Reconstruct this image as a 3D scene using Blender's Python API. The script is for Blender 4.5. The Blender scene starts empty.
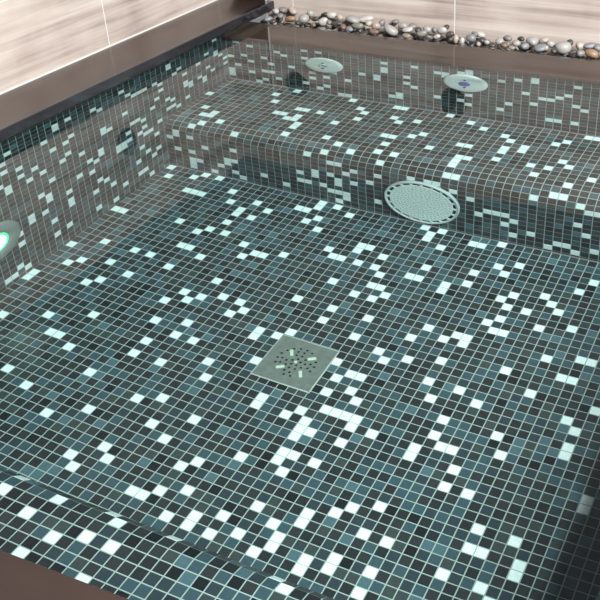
import bpy, bmesh, math, random
import numpy as np
from mathutils import Matrix, Vector

C = bpy.context.scene
random.seed(7)
U = 0.025                                   # one mosaic pitch in metres; everything below is laid out in pitches

# ------------------------------------------------------------------ camera, sky, lights, exposure
cam_pos = [37.1153, -76.71323, 34.38546]
RR = [[0.9085773, 0.4172333, -0.0200918], [0.2163321, -0.5111462, -0.8318233], [-0.3573342, 0.7514292, -0.5546768]]            # rows: right, down, forward
F, CX, CY = [954.961, 387.424, 344.906]
cd = bpy.data.cameras.new('camera'); cam = bpy.data.objects.new('camera', cd); C.collection.objects.link(cam)
M = Matrix(((RR[0][0], -RR[1][0], -RR[2][0], cam_pos[0]*U), (RR[0][1], -RR[1][1], -RR[2][1], cam_pos[1]*U),
            (RR[0][2], -RR[1][2], -RR[2][2], cam_pos[2]*U), (0, 0, 0, 1)))
cam.matrix_world = M
cd.sensor_fit = 'HORIZONTAL'; cd.sensor_width = 36.0
cd.lens = F/600*36.0; cd.shift_x = (300-CX)/600; cd.shift_y = (CY-300)/600
cd.clip_start = 0.02; cd.clip_end = 100
C.camera = cam

w = bpy.data.worlds.new('sky'); C.world = w; w.use_nodes = True
bg = w.node_tree.nodes['Background']
bg.inputs[0].default_value = (0.86, 0.93, 1.0, 1); bg.inputs[1].default_value = 0.25

def area(name, loc, target, sx, sy, power, col):
    l = bpy.data.lights.new(name, 'AREA'); l.shape = 'RECTANGLE'; l.size = sx; l.size_y = sy; l.energy = power; l.color = col
    l.cycles.is_caustics_light = True
    o = bpy.data.objects.new(name, l); C.collection.objects.link(o); o.location = loc
    o.rotation_euler = (Vector(target)-Vector(loc)).to_track_quat('-Z', 'Y').to_euler(); return o
area('skylight', (3.0, -2.2, 2.7), (0.0, -0.2, -0.3), 1.1, 1.1, 840, (1.0, 0.98, 0.95))

C.view_settings.view_transform = 'Standard'; C.view_settings.look = 'None'
C.view_settings.exposure = 0.0; C.view_settings.gamma = 1.0; C.view_settings.use_curve_mapping = False
C.cycles.max_bounces = 16; C.cycles.transmission_bounces = 10; C.cycles.glossy_bounces = 6; C.cycles.diffuse_bounces = 4
C.cycles.caustics_refractive = True; C.cycles.caustics_reflective = True

# ------------------------------------------------------------------ materials
def mat(name, col, rough=0.5, metal=0.0, spec=0.5, noise=None, emit=None):
    m = bpy.data.materials.new(name); m.use_nodes = True; nt = m.node_tree; b = nt.nodes['Principled BSDF']
    b.inputs['Base Color'].default_value = (*col, 1); b.inputs['Roughness'].default_value = rough
    b.inputs['Metallic'].default_value = metal; b.inputs['Specular IOR Level'].default_value = spec
    if noise:                                # (scale xyz, amount, detail)
        sc, amt, det = noise
        tc = nt.nodes.new('ShaderNodeTexCoord'); mp = nt.nodes.new('ShaderNodeMapping'); mp.inputs['Scale'].default_value = sc
        nz = nt.nodes.new('ShaderNodeTexNoise'); nz.inputs['Scale'].default_value = 1; nz.inputs['Detail'].default_value = det
        cr = nt.nodes.new('ShaderNodeValToRGB')
        cr.color_ramp.elements[0].position = 0.3; cr.color_ramp.elements[1].position = 0.7
        cr.color_ramp.elements[0].color = (*[c*(1-amt) for c in col], 1); cr.color_ramp.elements[1].color = (*[min(1, c*(1+amt)) for c in col], 1)
        nt.links.new(tc.outputs['Object'], mp.inputs['Vector']); nt.links.new(mp.outputs[0], nz.inputs['Vector'])
        nt.links.new(nz.outputs[0], cr.inputs[0]); nt.links.new(cr.outputs[0], b.inputs['Base Color'])
    if emit:
        b.inputs['Emission Color'].default_value = (*emit[0], 1); b.inputs['Emission Strength'].default_value = emit[1]
    return m

def tile_material():
    m = bpy.data.materials.new('glass_mosaic'); m.use_nodes = True; nt = m.node_tree; b = nt.nodes['Principled BSDF']
    at = nt.nodes.new('ShaderNodeAttribute'); at.attribute_name = 'tile_tone'
    cr = nt.nodes.new('ShaderNodeValToRGB'); cr.color_ramp.interpolation = 'CONSTANT'
    tones = [(0.00, (0.010, 0.011, 0.014)), (0.06, (0.022, 0.022, 0.025)), (0.26, (0.031, 0.030, 0.033)), (0.46, (0.032, 0.043, 0.052)),
             (0.62, (0.047, 0.053, 0.053)), (0.70, (0.048, 0.076, 0.092)), (0.88, (0.080, 0.125, 0.145)), (0.92, (0.92, 0.92, 0.90))]
    e = cr.color_ramp.elements
    e[0].position = 0; e[0].color = (*tones[0][1], 1); e[1].position = tones[1][0]; e[1].color = (*tones[1][1], 1)
    for p, c in tones[2:]:
        x = e.new(p); x.color = (*c, 1)
    tc = nt.nodes.new('ShaderNodeTexCoord')
    nz = nt.nodes.new('ShaderNodeTexNoise'); nz.inputs['Scale'].default_value = 120; nz.inputs['Detail'].default_value = 3
    mr = nt.nodes.new('ShaderNodeMapRange'); mr.inputs['From Min'].default_value = 0.3; mr.inputs['From Max'].default_value = 0.7
    mr.inputs['To Min'].default_value = 0.92; mr.inputs['To Max'].default_value = 1.05
    mx = nt.nodes.new('ShaderNodeVectorMath'); mx.operation = 'SCALE'
    nt.links.new(at.outputs['Fac'], cr.inputs[0]); nt.links.new(tc.outputs['Object'], nz.inputs['Vector'])
    nt.links.new(nz.outputs[0], mr.inputs[0]); nt.links.new(cr.outputs[0], mx.inputs[0]); nt.links.new(mr.outputs[0], mx.inputs['Scale'])
    nt.links.new(mx.outputs[0], b.inputs['Base Color']); b.inputs['Roughness'].default_value = 0.3
    return m

def travertine(axis):
    m = bpy.data.materials.new('vein_cut_stone'); m.use_nodes = True; nt = m.node_tree; b = nt.nodes['Principled BSDF']
    tc = nt.nodes.new('ShaderNodeTexCoord')
    def nz(scale, det, dist=0.0):
        mp = nt.nodes.new('ShaderNodeMapping'); mp.inputs['Scale'].default_value = scale
        n = nt.nodes.new('ShaderNodeTexNoise'); n.inputs['Scale'].default_value = 1; n.inputs['Detail'].default_value = det
        n.inputs['Distortion'].default_value = dist
        nt.links.new(tc.outputs['Object'], mp.inputs['Vector']); nt.links.new(mp.outputs[0], n.inputs['Vector']); return n
    a = nz((1.1, 1.1, 26), 5, 0.3); c = nz((2.5, 2.5, 90), 4); d = nz((5, 5, 5), 4)
    m1 = nt.nodes.new('ShaderNodeMix'); m1.inputs[0].default_value = 0.35
    nt.links.new(a.outputs[0], m1.inputs[2]); nt.links.new(c.outputs[0], m1.inputs[3])
    m2 = nt.nodes.new('ShaderNodeMix'); m2.inputs[0].default_value = 0.25
    nt.links.new(m1.outputs[0], m2.inputs[2]); nt.links.new(d.outputs[0], m2.inputs[3])
    cr = nt.nodes.new('ShaderNodeValToRGB'); e = cr.color_ramp.elements
    e[0].position = 0.38; e[0].color = (0.165, 0.132, 0.116, 1); e[1].position = 0.60; e[1].color = (0.40, 0.355, 0.325, 1)
    x = e.new(0.48); x.color = (0.30, 0.254, 0.230, 1)
    nt.links.new(m2.outputs[0], cr.inputs[0]); nt.links.new(cr.outputs[0], b.inputs['Base Color'])
    b.inputs['Roughness'].default_value = 0.45
    return m

def water_material():
    m = bpy.data.materials.new('pool_water'); m.use_nodes = True; nt = m.node_tree; nt.nodes.clear()
    out = nt.nodes.new('ShaderNodeOutputMaterial'); g = nt.nodes.new('ShaderNodeBsdfGlass')
    g.inputs['Roughness'].default_value = 0; g.inputs['IOR'].default_value = 1.333; g.inputs['Color'].default_value = (1, 1, 1, 1)
    v = nt.nodes.new('ShaderNodeVolumeAbsorption'); v.inputs['Color'].default_value = (0.0, 0.85, 0.86, 1); v.inputs['Density'].default_value = 0.10
    nt.links.new(g.outputs[0], out.inputs['Surface']); nt.links.new(v.outputs[0], out.inputs['Volume'])
    return m

TILE = tile_material()
GROUT = mat('grout', (0.385, 0.405, 0.375), 0.8)
STONE = travertine(0)
JOINT = mat('white_joint', (0.45, 0.44, 0.42), 0.6)
COPE = mat('dark_brown_stone', (0.024, 0.0155, 0.013), 0.22, noise=((3, 9, 9), 0.25, 5))
WETC = mat('wet_brown_stone', (0.068, 0.032, 0.024), 0.5, noise=((3, 9, 9), 0.25, 5))
EDGE = mat('wet_black_edge', (0.012, 0.012, 0.015), 0.12, noise=((30, 6, 30), 0.6, 4))
DECK = mat('deck_stone', (0.30, 0.26, 0.23), 0.5, noise=((3, 3, 3), 0.2, 4))
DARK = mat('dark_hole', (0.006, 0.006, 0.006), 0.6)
STEEL = mat('brushed_steel', (0.30, 0.31, 0.28), 0.35, 0.55, noise=((60, 60, 60), 0.12, 3))
RIM = mat('pale_rim', (0.52, 0.50, 0.44), 0.5)
CREAM = mat('cream_plastic', (0.62, 0.62, 0.50), 0.5)
PLASTIC = mat('white_plastic', (0.80, 0.80, 0.77), 0.35)
PLASTIC_GREY = mat('pale_grey_plastic', (0.52, 0.56, 0.55), 0.4)
BLUE = mat('blue_plastic', (0.06, 0.09, 0.42), 0.35)
LAMP = mat('lit_lamp', (0.9, 1, 0.9), 0.3, emit=((0.93, 1.0, 0.90), 9.0))
LAMP_GREEN = mat('green_lamp_edge', (0.1, 0.8, 0.4), 0.3, emit=((0.10, 1.0, 0.40), 0.8))
BRONZE = mat('dark_bronze', (0.06, 0.055, 0.05), 0.35, 0.3)
WATER = water_material()

# ------------------------------------------------------------------ helpers
def tag(o, label=None, cat=None, group=None, kind=None):
    if label: o['label'] = label
    if cat: o['category'] = cat
    if group: o['group'] = group
    if kind: o['kind'] = kind
    return o

def link(name, me, mats, parent=None):
    o = bpy.data.objects.new(name, me); C.collection.objects.link(o)
    for m in (mats if isinstance(mats, (list, tuple)) else [mats]): me.materials.append(m)
    if parent: o.parent = parent
    return o

def empty(name, loc):
    o = bpy.data.objects.new(name, None); C.collection.objects.link(o); o.location = [v*U for v in loc]; o.empty_display_size = 0.05
    return o

def box_bm(bm, a, b, bevel=0.0, mi=0):
    a = [min(p, q) for p, q in zip(a, b)], [max(p, q) for p, q in zip(a, b)]
    lo, hi = a
    r = bmesh.ops.create_cube(bm, size=1.0)
    for v in r['verts']:
        v.co = Vector([(lo[i]+hi[i])/2 + v.co[i]*(hi[i]-lo[i]) for i in range(3)])*U
    fs = {f for v in r['verts'] for f in v.link_faces}
    if bevel:
        es = list({e for f in fs for e in f.edges})
        rb = bmesh.ops.bevel(bm, geom=es, offset=bevel*U, segments=3, affect='EDGES', profile=0.5)
        fs = {f for f in rb['faces']} | {f for f in fs if f.is_valid}
    for f in fs: f.material_index = mi
    return bm

def mesh_of(bm, name, smooth=False):
    me = bpy.data.meshes.new(name); bm.to_mesh(me); bm.free()
    if smooth:
        for p in me.polygons: p.use_smooth = True
    return me

def box(name, a, b, m, parent=None, bevel=0.0, origin=None):
    bm = bmesh.new(); box_bm(bm, a, b, bevel)
    if origin: bmesh.ops.translate(bm, verts=bm.verts, vec=[-v*U for v in origin])
    return link(name, mesh_of(bm, name), m, parent)

def curve_plate(name, loops, thick, m, parent, frame, bevel=0.0):
    """flat plate with real holes: loops = [outer, hole, hole...] in plate coordinates (pitches)"""
    cu = bpy.data.curves.new(name+'_curve', 'CURVE'); cu.dimensions = '2D'; cu.fill_mode = 'BOTH'; cu.extrude = thick/2*U
    cu.bevel_depth = bevel*U; cu.bevel_resolution = 2
    for lp in loops:
        s = cu.splines.new('POLY'); s.points.add(len(lp)-1); s.use_cyclic_u = True
        for p, (x, y) in zip(s.points, lp): p.co = (x*U, y*U, 0, 1)
    t = bpy.data.objects.new(name+'_tmp', cu); C.collection.objects.link(t)
    dg = bpy.context.evaluated_depsgraph_get(); dg.update()
    me = bpy.data.meshes.new_from_object(t.evaluated_get(dg)); me.name = name
    bpy.data.objects.remove(t)
    me.transform(frame); me.materials.clear()
    return link(name, me, m, parent)

def circle(cx, cy, r, n=24, ph=0.0):
    return [(cx+r*math.cos(ph+2*math.pi*k/n), cy+r*math.sin(ph+2*math.pi*k/n)) for k in range(n)]

def lathe(name, prof, m, parent, frame, seg=48):
    """prof = [(radius, height)...] in pitches, turned about the local z axis"""
    bm = bmesh.new(); rings = []
    for r, h in prof:
        if r < 1e-6: rings.append([bm.verts.new((0, 0, h*U))])
        else: rings.append([bm.verts.new((r*U*math.cos(2*math.pi*k/seg), r*U*math.sin(2*math.pi*k/seg), h*U)) for k in range(seg)])
    for a, b in zip(rings, rings[1:]):
        for k in range(seg):
            k2 = (k+1) % seg
            if len(a) == 1 and len(b) == 1: continue
            if len(a) == 1: bm.faces.new((a[0], b[k2], b[k]))
            elif len(b) == 1: bm.faces.new((a[k], a[k2], b[0]))
            else: bm.faces.new((a[k], a[k2], b[k2], b[k]))
    bmesh.ops.recalc_face_normals(bm, faces=bm.faces)
    bm.transform(frame)
    return link(name, mesh_of(bm, name, True), m, parent)

def frame(u, v, n, loc=(0, 0, 0)):
    """matrix whose local x, y, z are the unit vectors u, v, n"""
    return Matrix(((u[0], v[0], n[0], loc[0]*U), (u[1], v[1], n[1], loc[1]*U), (u[2], v[2], n[2], loc[2]*U), (0, 0, 0, 1)))

# ------------------------------------------------------------------ mosaic sheets
WHITE = {"floor":[[-34,-14],[-34,-13],[-34,-7],[-34,1],[-34,12],[-33,1],[-33,10],[-32,-20],[-32,-10],[-31,-9],[-31,-5],[-30,11],[-29,8],[-29,12],[-28,-18],[-28,-12],[-28,-8],[-28,8],[-27,-11],[-27,-5],[-27,8],[-27,12],[-26,-26],[-26,-20],[-26,2],[-25,-20],[-25,-9],[-25,-5],[-24,-16],[-24,10],[-23,-27],[-23,-21],[-23,-2],[-23,1],[-23,8],[-22,-6],[-22,-2],[-22,2],[-21,4],[-21,6],[-21,7],[-20,-3],[-20,2],[-20,9],[-19,-29],[-19,-23],[-19,-11],[-19,6],[-18,-14],[-18,-9],[-18,8],[-17,-19],[-17,-17],[-17,-10],[-17,1],[-16,-27],[-16,-9],[-16,-6],[-16,-1],[-15,-15],[-15,-13],[-15,0],[-15,10],[-14,-32],[-14,-19],[-14,-8],[-14,0],[-14,10],[-13,-33],[-13,-24],[-13,-15],[-13,8],[-13,11],[-13,12],[-12,-30],[-12,-10],[-12,-8],[-12,1],[-12,9],[-11,-31],[-11,-23],[-11,-9],[-11,7],[-11,12],[-10,-26],[-10,-17],[-9,-19],[-9,11],[-8,-27],[-8,-12],[-8,-11],[-8,4],[-7,-33],[-7,-24],[-7,-5],[-7,3],[-6,-33],[-6,-15],[-6,-11],[-6,3],[-5,-32],[-5,-29],[-5,-10],[-5,-1],[-5,5],[-5,6],[-4,-28],[-4,3],[-4,6],[-3,-34],[-3,-31],[-3,-20],[-3,-19],[-3,-7],[-3,-5],[-2,-2],[-2,3],[-2,5],[-1,-34],[-1,-33],[-1,-26],[-1,0],[-1,2],[0,-20],[0,-2],[0,0],[0,12],[1,-34],[1,-32],[1,-19],[1,-12],[1,-8],[1,-5],[1,-1],[1,10],[1,11],[2,-25],[2,-24],[2,-22],[2,-21],[2,-20],[2,-16],[2,-14],[2,3],[2,12],[3,-33],[3,-30],[3,-26],[3,-24],[3,-21],[3,-18],[3,-13],[3,3],[3,5],[3,9],[4,-18],[4,-15],[4,-13],[4,-9],[5,-34],[5,-31],[5,-24],[5,-18],[5,-16],[5,-10],[6,-33],[6,-32],[6,-21],[6,-19],[6,-18],[6,-6],[6,2],[6,3],[6,11],[7,-30],[7,-29],[7,-9],[7,-4],[7,11],[8,-19],[8,4],[8,6],[9,-34],[9,-33],[9,-28],[9,-5],[9,12],[10,-27],[10,-11],[10,-8],[10,-4],[10,8],[11,-33],[11,-32],[11,-13],[11,-5],[11,-4],[11,7],[12,-29],[12,-26],[12,-20],[12,-19],[12,-1],[12,3],[12,9],[13,-17],[13,-15],[13,-11],[13,-2],[13,0],[13,2],[13,4],[14,-34],[14,-32],[14,-29],[14,-18],[14,-2],[15,-18],[15,-12],[15,2],[16,-22],[16,-20],[16,-7],[16,5],[17,0],[17,4],[18,-22],[18,-15],[18,3],[19,-30],[19,-17],[19,-9],[19,-4],[19,7],[20,-27],[20,-25],[20,1],[20,9],[21,-27],[21,-6],[22,-30],[22,-6],[22,-3],[23,-31],[23,-25],[23,-11],[23,-3],[24,-28],[24,-27],[24,-15],[24,-14],[24,-12],[25,-9],[27,-20],[27,-19]],"bench":[[-35,5],[-35,18],[-34,16],[-34,17],[-34,21],[-33,9],[-32,11],[-32,14],[-32,17],[-32,21],[-32,23],[-32,24],[-32,25],[-31,10],[-31,11],[-31,13],[-31,23],[-30,19],[-29,12],[-29,25],[-28,23],[-27,2],[-27,21],[-27,22],[-26,4],[-26,14],[-26,18],[-26,21],[-26,24],[-25,0],[-25,25],[-24,7],[-23,7],[-22,5],[-22,8],[-22,23],[-21,5],[-21,7],[-21,8],[-20,9],[-20,10],[-20,12],[-19,5],[-19,24],[-17,0],[-17,20],[-17,22],[-16,7],[-16,15],[-16,22],[-15,2],[-15,11],[-15,19],[-15,20],[-14,3],[-14,5],[-14,14],[-14,22],[-13,12],[-13,16],[-13,19],[-13,23],[-12,16],[-12,20],[-12,21],[-12,23],[-12,25],[-11,0],[-11,13],[-11,18],[-11,23],[-11,24],[-10,0],[-10,3],[-10,17],[-10,20],[-9,4],[-9,8],[-8,8],[-8,10],[-8,12],[-8,19],[-7,3],[-7,14],[-7,17],[-7,23],[-6,7],[-6,12],[-5,6],[-4,0],[-3,9],[-3,16],[-1,1],[-1,16],[0,7],[0,16],[1,2],[1,7],[1,10],[1,11],[1,12],[1,14],[2,10],[2,14],[2,17],[4,3],[4,18],[5,4],[5,6],[5,7],[5,9],[5,21],[6,20],[7,5],[7,6],[7,20],[8,20],[8,22],[9,9],[9,21],[9,24],[10,3],[10,11],[11,2],[11,9],[11,15],[11,23],[12,7],[13,0],[13,8],[13,14],[13,25],[14,0],[14,12],[14,14],[14,24],[15,24],[16,10],[16,15],[16,19],[16,25],[17,16],[17,21],[18,16],[18,24]],"back":[[-34,9],[-34,14],[-34,15],[-34,16],[-33,3],[-33,12],[-32,8],[-31,4],[-31,10],[-31,14],[-30,17],[-29,8],[-29,13],[-29,16],[-28,10],[-28,13],[-27,5],[-27,15],[-26,6],[-25,10],[-23,3],[-23,6],[-23,8],[-23,15],[-22,11],[-22,13],[-21,3],[-21,16],[-20,12],[-20,15],[-19,10],[-18,17],[-17,12],[-17,17],[-15,9],[-13,9],[-13,10],[-12,4],[-12,6],[-12,7],[-11,15],[-10,14],[-10,15],[-9,8],[-9,10],[-8,4],[-8,11],[-5,5],[-5,13],[-4,5],[-4,6],[-2,4],[-2,13],[-1,3],[-1,4],[-1,11],[-1,14],[3,5],[3,14],[4,12],[5,4],[6,8],[7,3],[7,4],[7,11],[8,9],[9,9],[9,15],[10,8],[10,15],[11,7],[12,4],[12,10],[12,15],[13,11]],"left":[[-16,29],[-15,29],[-14,10],[-14,28],[-13,5],[-13,7],[-13,11],[-13,12],[-13,22],[-13,24],[-13,29],[-12,3],[-11,8],[-11,10],[-11,20],[-11,21],[-10,12],[-9,10],[-9,17],[-9,21],[-8,12],[-8,18],[-8,19],[-8,24],[-8,27],[-7,5],[-7,15],[-6,8],[-6,27],[-5,2],[-5,3],[-5,12],[-5,20],[-5,22],[-5,23],[-4,8],[-4,11],[-3,2],[-3,7],[-3,18],[-2,13],[-1,16],[-1,19],[-1,24],[-1,28],[0,17],[0,22],[1,3],[1,15],[1,16],[1,23],[2,4],[2,10],[2,11],[2,25],[2,29],[3,11],[4,17],[4,18],[4,27],[5,17],[5,18],[6,2],[6,9],[6,15],[6,17],[7,4],[7,13],[7,24],[7,27],[8,5],[8,13],[8,17],[8,21],[8,27],[9,5],[9,14],[9,16],[9,18],[9,23],[9,29],[10,5],[10,18],[10,25],[11,12],[11,20],[11,24],[12,5],[12,10],[12,17],[13,6],[13,8],[14,12],[14,15],[15,1],[15,2],[15,13],[15,15],[16,5],[16,16],[17,4],[18,7],[18,10],[18,11],[18,15],[19,11],[19,12],[21,6],[21,11],[22,12],[22,13],[23,4],[23,9],[24,11],[25,0],[25,5],[25,6],[26,7],[27,9],[27,11]],"front":[[-10,12],[-10,14],[-7,11],[-6,13],[-5,8],[-5,15],[-4,10],[-2,11],[-2,14],[-1,13],[0,8],[0,11],[3,14],[3,16],[11,14],[12,13]]}
# floor: drain opening
def sheet(name, ir, jr, P, white, skip=None, dens=0.045, known=None, parent=None, bias=1.0, seed=1):
    """P(u, v, h) -> point; a tile sits on [i,i+1]x[j,j+1]; white = set of (i, j)"""
    rnd = random.Random(seed)
    V, Fc, T, MI = [], [], [], []
    ws = {tuple(x) for x in white}
    g = 0.047
    for i in range(*ir):
        for j in range(*jr):
            if skip and skip(i, j): continue
            if (i, j) in ws: tone = 0.97
            elif known and known(i, j): tone = rnd.random()**bias*0.915
            else: tone = 0.97 if rnd.random() < dens else rnd.random()**bias*0.915
            n = len(V)
            for (a, b, h) in ((0, 0, -.03), (1, 0, -.03), (1, 1, -.03), (0, 1, -.03)): V.append(P(i+a, j+b, h))
            Fc.append((n, n+1, n+2, n+3)); T.append(0); MI.append(1)
            for (a, b, h) in ((g, g, -.03), (1-g, g, -.03), (1-g, 1-g, -.03), (g, 1-g, -.03),
                              (g+.01, g+.01, .0), (1-g-.01, g+.01, .0), (1-g-.01, 1-g-.01, .0), (g+.01, 1-g-.01, .0)):
                V.append(P(i+a, j+b, h))
            Fc.append((n+8, n+9, n+10, n+11)); T.append(tone); MI.append(0)
            for k in range(4):
                k2 = (k+1) % 4; Fc.append((n+4+k, n+4+k2, n+8+k2, n+8+k)); T.append(tone); MI.append(0)
    me = bpy.data.meshes.new(name)
    me.from_pydata([(x*U, y*U, z*U) for x, y, z in V], [], Fc)
    me.materials.append(TILE); me.materials.append(GROUT)
    me.polygons.foreach_set('material_index', MI)
    at = me.attributes.new('tile_tone', 'FLOAT', 'FACE'); at.data.foreach_set('value', T)
    me.update()
    o = bpy.data.objects.new(name, me); C.collection.objects.link(o)
    if parent: o.parent = parent
    return o

D, D2, D3 = 30.81, 18.08, 18.56
XL, YB, YF, YN = -34.49, 27.45, 12.64, -55.24
XR = 45.5

# pool floor (tiles centred on whole numbers)
tag(sheet('floor', (-34, 31), (-41, 13), lambda u, v, h: (u-.5, v-.5, -D+h), WHITE['floor'],
          skip=lambda i, j: (-5 <= i <= 0 and -16 <= j <= -11), known=lambda i, j: i < 27, seed=3), kind='structure')
# left pool wall, rows counted down from the waterline
tag(sheet('wall_left', (-55, 28), (-1, 31), lambda u, v, h: (XL+h, u-.61, -v-.185 if v > -1 else 0.3), WHITE['left'],
          known=lambda i, j: i > -20, bias=1.3, seed=5), kind='structure')
# back pool wall
tag(sheet('wall_back', (-35, 46), (0, 18), lambda u, v, h: (u-.49, YB-h, min(-v+.135, -.5)), WHITE['back'],
          known=lambda i, j: i < 16, bias=1.3, dens=.09, seed=6), kind='structure')
# front and right pool walls: below the coping, out of sight behind the benches
tag(sheet('wall_front', (-35, 46), (0, 19), lambda u, v, h: (u-.49, YN+h, -v+.135), [], dens=.07, seed=8), kind='structure')
tag(sheet('wall_right', (-55, 28), (0, 19), lambda u, v, h: (XR-h, u-.24, -v+.135), [], dens=.07, seed=9), kind='structure')

def prof(s, flat, r, d, h):
    """profile of a rounded bench seen from the side: distance from the wall, height, with offset h outward"""
    if s < flat: return s, -d+h
    if s < flat+math.pi/2*r:
        t = (s-flat)/r; return flat+(r+h)*math.sin(t), -d-r+(r+h)*math.cos(t)
    return flat+r+h, -d-r-(s-flat-math.pi/2*r)

RB = 3.02
def P_back(u, v, h):
    y, z = prof(v, YB-YF-RB, RB, D2, h); return (min(max(u+.42, XL), XR), YB-y, max(z, -D))
b = tag(sheet('pool_bench', (-35, 45), (0, 27), P_back, WHITE['bench'], known=lambda i, j: i < 21, bias=1.35, seed=11, dens=.06),
        'dark mosaic tiled bench with rounded edge running along the back of the pool', 'bench')
RF = 2.0; FY = 14.74
def P_front(u, v, h):
    y, z = prof(v, FY-RF, RF, D3, h); return (min(max(u+.353, XL), XR), YN+y, max(z, -D))
b = tag(sheet('pool_bench', (-35, 46), (0, 27), P_front, WHITE['front'], known=lambda i, j: i < 16, bias=1.5, seed=12),
        'dark mosaic tiled bench in the near foreground beside the dark coping', 'bench')
RX = 30.9
def P_right(u, v, h):
    y, z = prof(v, XR-RX-2, 2, 18.3, h); return (XR-y, u+.262, max(z, -D))
b = tag(sheet('pool_bench', (-40, 12), (0, 27), P_right, [], seed=13),
        'dark mosaic tiled bench at the right edge of the pool, mostly out of view', 'bench')

# ------------------------------------------------------------------ coping stones
def coping(label, boxes, strip=None, name='coping_stone', m=COPE):
    lo, hi = boxes
    t = empty(name, ((lo[0]+hi[0])/2, (lo[1]+hi[1])/2, lo[2]))
    t_inv = [-(lo[0]+hi[0])/2, -(lo[1]+hi[1])/2, -lo[2]]
    o = box('slab', lo, hi, m, t, 0.12, origin=[-v for v in t_inv])
    if strip: box('edge_strip', strip[0], strip[1], EDGE, t, 0.1, origin=[-v for v in t_inv])
    return tag(t, label, 'coping')
ZC = 1.5
coping('long dark brown stone coping left of the pool with a wet black edge',
       ((-41.3, -60, .45), (-34.2, 75, ZC)), ((-34.5, -55, .42), (-33.62, 75, ZC+.02)))
tag(box('trim_3', (-41.6, -60, -.15), (-34.5, 75, .45), GROUT), kind='structure')
coping('dark brown stone coping slab in the near left corner of the picture',
       ((-34.4, -69, -1.3), (XR+12, -55.0, 1.15)))
coping('flat dark brown stone ledge just under the water in front of the row of pebbles',
       ((-34.4, 26.3, -1.02), (XR+12, 33.3, -0.14)), m=WETC)
coping('dark brown stone coping on the right side of the pool', ((XR-.1, -54.9, -1.3), (XR+12, 25.6, 1.15)))

# gutter the pebbles lie in
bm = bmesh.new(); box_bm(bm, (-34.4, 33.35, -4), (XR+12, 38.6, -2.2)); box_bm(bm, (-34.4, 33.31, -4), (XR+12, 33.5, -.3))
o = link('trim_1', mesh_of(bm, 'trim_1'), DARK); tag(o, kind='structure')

# ------------------------------------------------------------------ room walls (vein cut stone panels with white joints)
def stone_wall(name, axis, pos, a0, a1, joints, z0, zs, thick=1.5, sgn=1):
    bm = bmesh.new()
    js = [a0]+[j for j in joints if a0 < j < a1]+[a1]; gap = 0.09
    for p, q in zip(js, js[1:]):
        for zl, zh in zip(zs, zs[1:]):
            A = (p+gap, q-gap)
            if axis == 'x': box_bm(bm, (pos-thick, A[0], zl+gap), (pos, A[1], zh-gap))
            else: box_bm(bm, (A[0], pos, zl+gap), (A[1], pos+thick, zh-gap))
    if axis == 'x': box_bm(bm, (pos-thick, a0, z0), (pos-.03, a1, zs[-1]), mi=1)
    else: box_bm(bm, (a0, pos+.03, z0), (a1, pos+thick, zs[-1]), mi=1)
    me = mesh_of(bm, name); o = link(name, me, [STONE, JOINT]); tag(o, kind='structure'); return o
ZS = [ZC, 10.2, 22.5]
stone_wall('wall_left', 'x', -41.3, -80, 75, [13.2+23.4*k for k in range(-5, 4)], ZC-1, ZS)
stone_wall('wall_back', 'y', 38.6, -34.75, XR+14, [-30.6+23.4*k for k in range(0, 5)], -3, [-2.2]+ZS[1:])
tag(box('baseboard_left', (-41.4, -80, ZC-.02), (-41.15, 75, ZC+.16), JOINT, bevel=.05), kind='structure')
tag(box('trim_2', (-34.95, 38.45, -1.3), (-34.75, 40.1, 22.5), JOINT, bevel=.05), kind='structure')
tag(box('wall_back', (-41.3, 45.5, ZC), (-34.0, 47, 22.5), STONE), kind='structure')  # added end wall: closes the corner gap that mirrored as a dark strip
tag(box('wall_back', (-41.3, 38.6, 3.9), (-34.76, 40.1, 22.5), STONE), kind='structure')  # added unseen lintel over the coping, so the water mirrors stone here
# deck the photographer stands on
bm = bmesh.new(); box_bm(bm, (-42.2, -140, -1.2), (XR+70, -69.1, ZC-.3)); box_bm(bm, (XR+12.1, -69.0, -1.2), (XR+70, 40, ZC-.3))
o = link('floor', mesh_of(bm, 'deck'), DECK); tag(o, kind='structure')

# ------------------------------------------------------------------ water
WX0, WX1, WY0, WY1 = XL-.04, XR+.04, YN-.04, 33.29
def water_mesh(nx=90, ny=100):
    V, Fc = [], []
    for j in range(ny+1):                    # gently rippled surface
        for i in range(nx+1):
            x = WX0+(WX1-WX0)*i/nx; y = WY0+(WY1-WY0)*j/ny
            e = min(1.0, min(x-WX0, WX1-x, y-WY0, WY1-y)/3)
            z = RIPPLE*e*(math.sin(.31*x+.17*y+1)+math.sin(-.22*x+.37*y)+.6*math.sin(.6*x-.35*y+2)+.5*math.sin(.25*x+.75*y+.5))
            V.append((x*U, y*U, z*U))
    for j in range(ny):
        for i in range(nx):
            n = j*(nx+1)+i; Fc.append((n, n+1, n+nx+2, n+nx+1))
    top = len(Fc); n = len(V); zb = -D-.6
    for z in (0, zb):
        for x, y in ((WX0, WY0), (WX1, WY0), (WX1, WY1), (WX0, WY1)): V.append((x*U, y*U, z*U))
    Fc += [(n+4, n+7, n+6, n+5), (n, n+4, n+5, n+1), (n+1, n+5, n+6, n+2), (n+2, n+6, n+7, n+3), (n+3, n+7, n+4, n)]
    me = bpy.data.meshes.new('pool_water'); me.from_pydata(V, [], Fc); me.update()
    for k, p in enumerate(me.polygons): p.use_smooth = k < top
    return me
RIPPLE = 0.004
o = link('pool_water', water_mesh(), WATER)
tag(o, 'clear still water filling the mosaic tiled pool', 'water', kind='stuff')

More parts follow.
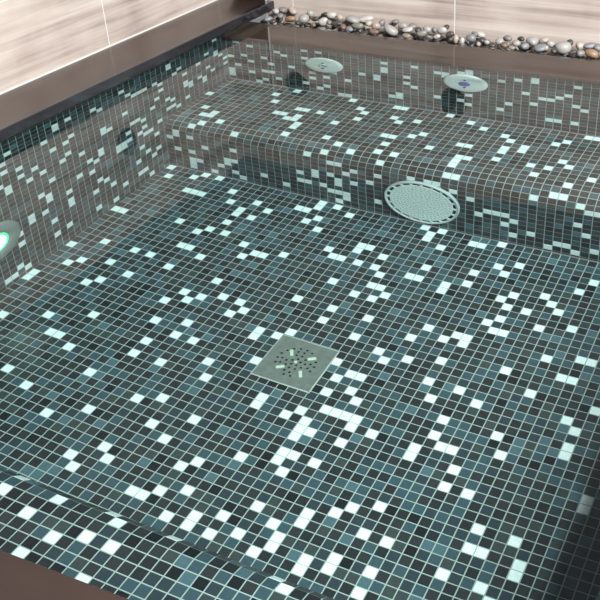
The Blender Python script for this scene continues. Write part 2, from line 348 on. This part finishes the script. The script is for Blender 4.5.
# ------------------------------------------------------------------ floor drain
t = tag(empty('floor_drain', (-2.5, -13.5, -D)), 'square grey metal floor drain with a round pattern of holes, set in the mosaic floor', 'drain')
t.location = (-2.43*U, -13.74*U, -D*U)
bm = bmesh.new()
H = 2.98
for a, b2 in (((-H-.12, -H-.12, -.3), (H+.12, -H+.02, .07)), ((-H-.12, H-.02, -.3), (H+.12, H+.12, .07)),
              ((-H-.12, -H, -.3), (-H+.02, H, .07)), ((H-.02, -H, -.3), (H+.12, H, .07))): box_bm(bm, a, b2)
link('frame', mesh_of(bm, 'frame'), RIM, t)
holes = []
for k, (r, n, ph) in enumerate(((.45, 5, .3), (.95, 10, .1), (1.45, 15, .2), (1.9, 18, .05))):
    for c in range(n):
        a = ph+2*math.pi*c/n
        x, y = r*math.cos(a), r*math.sin(a)
        if any(math.hypot(x-lx, y-ly) < .55 for lx, ly in ((-.95, .95), (1.2, .98), (-1.0, -1.2), (1.2, -1.3))): continue
        holes.append(circle(x, y, .13, 10))
fr = frame((1, 0, 0), (0, 1, 0), (0, 0, 1), (0, 0, .08))
curve_plate('drain_plate', [[(-H, -H), (H, -H), (H, H), (-H, H)]]+holes, .1, STEEL, t, fr)
lathe('sump', [(2.2, .0), (2.2, -.5), (0, -.5)], DARK, t, frame((1, 0, 0), (0, 1, 0), (0, 0, 1)))
for x, y, a in ((-.95, .95, -60), (1.2, .98, 35), (-1.0, -1.2, 35), (1.2, -1.3, -60)):
    bm = bmesh.new(); box_bm(bm, (-.42, -.17, 0), (.42, .17, .16), .06)
    bm.transform(Matrix.Translation((x*U, y*U, .1*U)) @ Matrix.Rotation(math.radians(a), 4, 'Z'))
    link('lug', mesh_of(bm, 'lug'), CREAM, t)
lathe('screw', [(.17, .12), (.15, .2), (0, .22)], CREAM, t, frame((1, 0, 0), (0, 1, 0), (0, 0, 1)), 16)

# ------------------------------------------------------------------ big round suction grille on the back bench face
t = tag(empty('suction_grille', (-.55, YF-.03, -25.4)), 'large round white perforated grille on the face of the back bench', 'grille')
fr = frame((1, 0, 0), (0, 0, 1), (0, -1, 0))
holes = []
R0 = 4.38
n = 20
for k in range(n):                               # slots round the rim
    a0, a1 = 2*math.pi*(k+.12)/n, 2*math.pi*(k+.88)/n
    lp = [((R0-.2)*math.cos(a0+(a1-a0)*s/5), (R0-.2)*math.sin(a0+(a1-a0)*s/5)) for s in range(6)]
    lp += [((R0-.62)*math.cos(a1-(a1-a0)*s/5), (R0-.62)*math.sin(a1-(a1-a0)*s/5)) for s in range(6)]
    holes.append(lp)
for r in [.4+.42*k for k in range(8)]:
    m = max(6, int(2*math.pi*r/.46))
    m = (m//6)*6
    for c in range(m):
        holes.append(circle(r*math.cos(2*math.pi*c/m+r*.8), r*math.sin(2*math.pi*c/m+r*.8), .135, 8))
curve_plate('perforated_plate', [circle(0, 0, R0, 72)]+holes, .04, PLASTIC, t, Matrix.Translation((0, -.62*U, 0)) @ fr, .03)
lathe('base', [(0, .02), (R0-.9, .05), (R0-.02, .1), (R0+.1, .35), (R0+.08, .66), (R0-.1, .72), (R0-.12, .3), (R0-.95, .25), (0, .22)], PLASTIC_GREY, t, fr, 72)
lathe('cavity', [(0, .3), (R0-.14, .3), (R0-.14, .34), (0, .34)], DARK, t, fr, 48)

# ------------------------------------------------------------------ two round wall jets
def jet(x, z, r, label):
    t = tag(empty('wall_jet', (x, YB-.03, z)), label, 'pool jet', 'round white jets on the back wall')
    fr = frame((1, 0, 0), (0, 0, 1), (0, -1, 0))
    lathe('stem', [(0, -.1), (1.1, -.1), (1.1, .7), (0, .7)], PLASTIC_GREY, t, fr, 32)
    lathe('cover_disc', [(0, .6), (r-.25, .6), (r, .7), (r+.03, .85), (r-.06, 1.02), (r-.35, 1.09), (r*.5, 1.14), (0, 1.16)], PLASTIC, t, fr, 64)
    return t, fr
t, fr = jet(-19.8, -7.0, 2.62, 'round white jet cover on the back wall, left one with a pale nozzle')
lathe('nozzle', [(.62, 1.1), (.62, 1.2), (.5, 1.28), (.3, 1.26), (.28, 1.14), (0, 1.14)], PLASTIC_GREY, t, fr, 24)
for zz in (.95, -.95):
    lathe('screw', [(.2, 1.14), (.18, 1.2), (0, 1.21)], DARK, t, frame((1, 0, 0), (0, 0, 1), (0, -1, 0), (0, 0, zz)), 12)
o = box('slot', (-.1, -1.29, .15), (.65, -1.2, .3), DARK, t)
t, fr = jet(-1.1, -6.65, 2.75, 'round white jet cover on the back wall, right one with a blue button')
lathe('blue_button', [(.72, 1.1), (.72, 1.22), (.6, 1.3), (0, 1.34)], BLUE, t, fr, 28)
for zz in (1.2, -1.2):
    lathe('screw', [(.2, 1.14), (.18, 1.2), (0, 1.21)], DARK, t, frame((1, 0, 0), (0, 0, 1), (0, -1, 0), (0, 0, zz)), 12)

# ------------------------------------------------------------------ lit underwater lamp on the left wall
t = tag(empty('underwater_lamp', (XL+.03, -16.6, -20.9)), 'lit round underwater lamp in a grey ring on the left pool wall', 'lamp')
fr = frame((0, 1, 0), (0, 0, 1), (1, 0, 0))
RINGM = mat('grey_lamp_ring', (0.27, 0.29, 0.27), 0.35)
lathe('ring', [(1.75, 0), (3.62, 0), (3.6, .2), (3.35, .34), (2.3, .42), (1.8, .36), (1.75, .1)], RINGM, t, fr, 64)
lathe('lens', [(1.35, .05), (1.33, .32), (1.0, .5), (0, .6)], LAMP, t, fr, 40)
lathe('lens_edge', [(1.75, .05), (1.7, .36), (1.36, .44), (1.34, .1)], LAMP_GREEN, t, fr, 40)

# ------------------------------------------------------------------ dark fittings on the room walls, seen mirrored in the water
def fitting(loc, fr, label):
    t = tag(empty('wall_fitting', loc), label, 'wall fitting', 'dark round fittings on the stone walls')
    lathe('mounting_plate', [(0, 0), (1.7, 0), (1.7, .3), (1.5, .45), (0, .5)], BRONZE, t, fr, 32)
    lathe('knob', [(.8, .4), (.8, .9), (.6, 1.1), (0, 1.15)], BRONZE, t, fr, 24)
fx = frame((0, 1, 0), (0, 0, 1), (1, 0, 0)); fy = frame((1, 0, 0), (0, 0, 1), (0, -1, 0))
fitting((-41.3, 13.0, 10.4), fx, 'dark round fitting on the left stone wall, mirrored as a dark patch in the water')
fitting((-30.7, 38.6, 9.8), fy, 'dark round fitting on the back stone wall, mirrored below the left jet')
fitting((-7.0, 38.6, 9.4), fy, 'dark round fitting on the back stone wall, mirrored below the right jet')

# ------------------------------------------------------------------ pebbles
PEB = [[-32.24,34.48,0.99,0.71,"b"],[-32.59,37.19,1.01,0.72,"w"],[-31.82,37.8,1.16,0.73,"g"],[-31.15,35.94,0.85,0.57,"g"],[-31.32,33.8,0.98,0.56,"d"],[-30.24,37.8,1.29,0.72,"c"],[-29.29,35.21,1.41,0.7,"o"],[-27.53,35.86,1.26,1.12,"l"],[-27.43,37.69,0.85,0.85,"l"],[-25.98,36.12,0.84,0.56,"d"],[-24.52,35.63,1.11,0.97,"w"],[-25.3,34.32,0.69,0.55,"r"],[-25.37,37.8,0.99,0.42,"d"],[-24.32,37.8,1.27,0.85,"w"],[-22.86,37.28,0.84,0.7,"c"],[-22.35,35.42,1.24,0.55,"d"],[-21.14,34.76,0.82,0.55,"r"],[-20.91,37.12,1.8,0.97,"l"],[-19.27,35.36,1.63,0.82,"e"],[-19.38,37.8,1.67,0.56,"w"],[-18.26,36.43,0.82,0.82,"c"],[-16.97,35.92,0.95,0.81,"p"],[-16.48,34.29,1.07,0.54,"r"],[-14.53,35.31,1.88,1.07,"l"],[-16.64,37.03,0.68,0.82,"g"],[-15.09,37.8,0.96,0.55,"g"],[-13.55,36.85,1.08,0.81,"l"],[-12.51,35.77,1.34,0.53,"w"],[-11.87,34.1,1.05,0.4,"t"],[-12.29,36.97,0.94,0.67,"g"],[-11.19,36.12,0.8,0.67,"d"],[-10.31,35.25,1.19,0.79,"e"],[-10.04,36.55,1.07,0.8,"l"],[-9.12,36.56,0.66,0.66,"g"],[-8.16,36.72,1.06,0.8,"w"],[-8.1,34.81,0.79,0.52,"w"],[-6.72,35.8,0.92,0.66,"d"],[-5.49,34.78,0.65,1.04,"c"],[-4.6,34.43,0.58,0.78,"w"],[-3.85,35.39,1.04,0.91,"b"],[-3.74,36.68,0.79,0.52,"g"],[-2.97,36.74,1.05,0.65,"w"],[-2.21,35.19,0.9,0.65,"d"],[-2.33,33.93,0.51,0.51,"p"],[-1.48,34.79,0.64,0.51,"l"],[-0.64,34.21,0.89,0.51,"d"],[-0.08,35.45,0.9,0.77,"l"],[0.78,34.53,0.89,0.64,"r"],[0.57,36.46,1.04,0.65,"g"],[1.97,33.8,0.76,0.38,"t"],[2.1,35.38,0.9,0.77,"l"],[3.32,34.74,0.89,0.76,"b"],[3.77,36.41,1.28,1.03,"l"],[5.22,34.76,1.52,0.63,"b"],[5.06,36.9,1.03,0.77,"c"],[5.85,34.91,0.63,0.63,"c"],[6.12,36.19,1.02,0.77,"l"],[7.01,34.5,0.75,0.5,"d"],[7.83,35.75,1.77,1.39,"l"],[9.31,34.52,0.75,0.5,"d"],[9.63,36.43,0.89,0.89,"c"],[10.26,34.54,0.87,0.75,"g"],[11.43,34.78,1.37,0.87,"o"],[10.77,36.69,1.52,0.63,"b"],[11.78,36.52,1.01,0.76,"g"],[12.86,35.03,1.0,0.75,"l"],[2.24,36.64,0.77,0.52,"d"],[8.22,37.12,0.77,0.64,"d"],[-7.98,37.8,0.8,0.54,"d"],[-19.99,34.2,0.81,0.54,"b"],[-23.62,35.6,0.83,0.55,"g"],[-27.58,34.39,0.7,0.56,"d"]]
COL = {'b': ('blue-grey', (0.26, 0.28, 0.31)), 'w': ('whitish', (0.62, 0.58, 0.54)), 'g': ('mid grey', (0.27, 0.25, 0.245)),
       'c': ('cream', (0.56, 0.46, 0.37)), 'o': ('ochre brown', (0.42, 0.24, 0.11)), 'l': ('light grey', (0.46, 0.44, 0.42)),
       'd': ('dark grey', (0.075, 0.068, 0.062)), 'r': ('reddish brown', (0.27, 0.14, 0.10)), 'e': ('olive grey', (0.30, 0.29, 0.23)),
       'p': ('pinkish', (0.52, 0.38, 0.33)), 't': ('tan', (0.36, 0.28, 0.22))}
PM = {k: mat('pebble_'+v[0].replace('-', '_').replace(' ', '_'), tuple(.48*(.72*c+.28*sum(v[1])/3) for c in v[1]), 0.5, noise=((45, 45, 120), 0.3, 5)) for k, v in COL.items()}
def pebble_mesh(seed, m):
    rnd = random.Random(seed); bm = bmesh.new(); bmesh.ops.create_icosphere(bm, subdivisions=3, radius=1.0)
    ph = [rnd.uniform(0, 6.28) for _ in range(6)]
    for v in bm.verts:
        x, y, z = v.co
        k = 1+.10*math.sin(2.1*x+ph[0])*math.cos(1.7*y+ph[1])+.08*math.sin(2.6*y+ph[2]+z)+.05*math.sin(3.3*x+2*z+ph[3])
        p = 1/(abs(x)**2.5+abs(y)**2.5+abs(z)**2.5)**(1/2.5)
        v.co = v.co*k*(.45+.55*p)
    me = mesh_of(bm, 'pebble', True); me.materials.append(m); return me
protos = {(k, s): pebble_mesh(s*31+ord(k) % 17, PM[k]) for k in COL for s in range(3)}
ORD = ['first', 'second', 'third', 'fourth', 'fifth', 'sixth', 'seventh', 'eighth', 'ninth', 'tenth', 'eleventh', 'twelfth', 'thirteenth', 'fourteenth', 'fifteenth', 'sixteenth', 'seventeenth', 'eighteenth']
cnt = {}
GRP = 'river pebbles in the gutter at the foot of the back wall'
for x, y, wd, ht, k in sorted(PEB):
    c = cnt.get(k, 0); cnt[k] = c+1
    o = bpy.data.objects.new('pebble', protos[(k, random.randrange(3))]); C.collection.objects.link(o)
    rx = wd/2*1.13; rz = max(ht/2*1.05, rx*.45); ry = (rx+rz)/2
    zc = 0.1+.14*(y-33.8); y = max(y, 34.1)
    o.location = (x*U, y*U, zc*U); o.scale = (rx*U, ry*U, rz*U)
    o.rotation_euler = (random.uniform(-.25, .25), random.uniform(-.35, .35), random.uniform(-.5, .5))
    size = 'large' if wd > 1.35 else ('small' if wd < .8 else 'medium-sized')
    tag(o, '%s %s pebble by the back wall, %s %s one from the left' % (size, COL[k][0], ORD[min(c, 17)], COL[k][0]), 'pebble', GRP)
# darker stones bedded underneath and between
rnd = random.Random(44); xx = -33.8
while xx < 15:
    k = rnd.choice('dddgte')
    for yy in (34.6, 36.0, 37.4):
        o = bpy.data.objects.new('pebble', protos[(k, rnd.randrange(3))]); C.collection.objects.link(o)
        r = rnd.uniform(.42, .66)
        o.location = ((xx+rnd.uniform(-.2, .2))*U, (yy+rnd.uniform(-.2, .2))*U, (-1.15+.1*(yy-34)+rnd.uniform(-.2, .2))*U)
        o.scale = (r*1.2*U, r*U, r*.75*U); o.rotation_euler = (rnd.uniform(-.4, .4), rnd.uniform(-.4, .4), rnd.uniform(0, 6))
        tag(o, 'small wet pebble bedded low between the larger stones at the foot of the back wall', 'pebble', GRP)
        k = rnd.choice('dddddgte')
    xx += 1.25

for o in C.objects:                       # sunlight-like rays bend through the water surface
    if o.type == 'MESH':
        if o.name.startswith('pool_water'): o.cycles.is_caustics_caster = True
        else: o.cycles.is_caustics_receiver = True
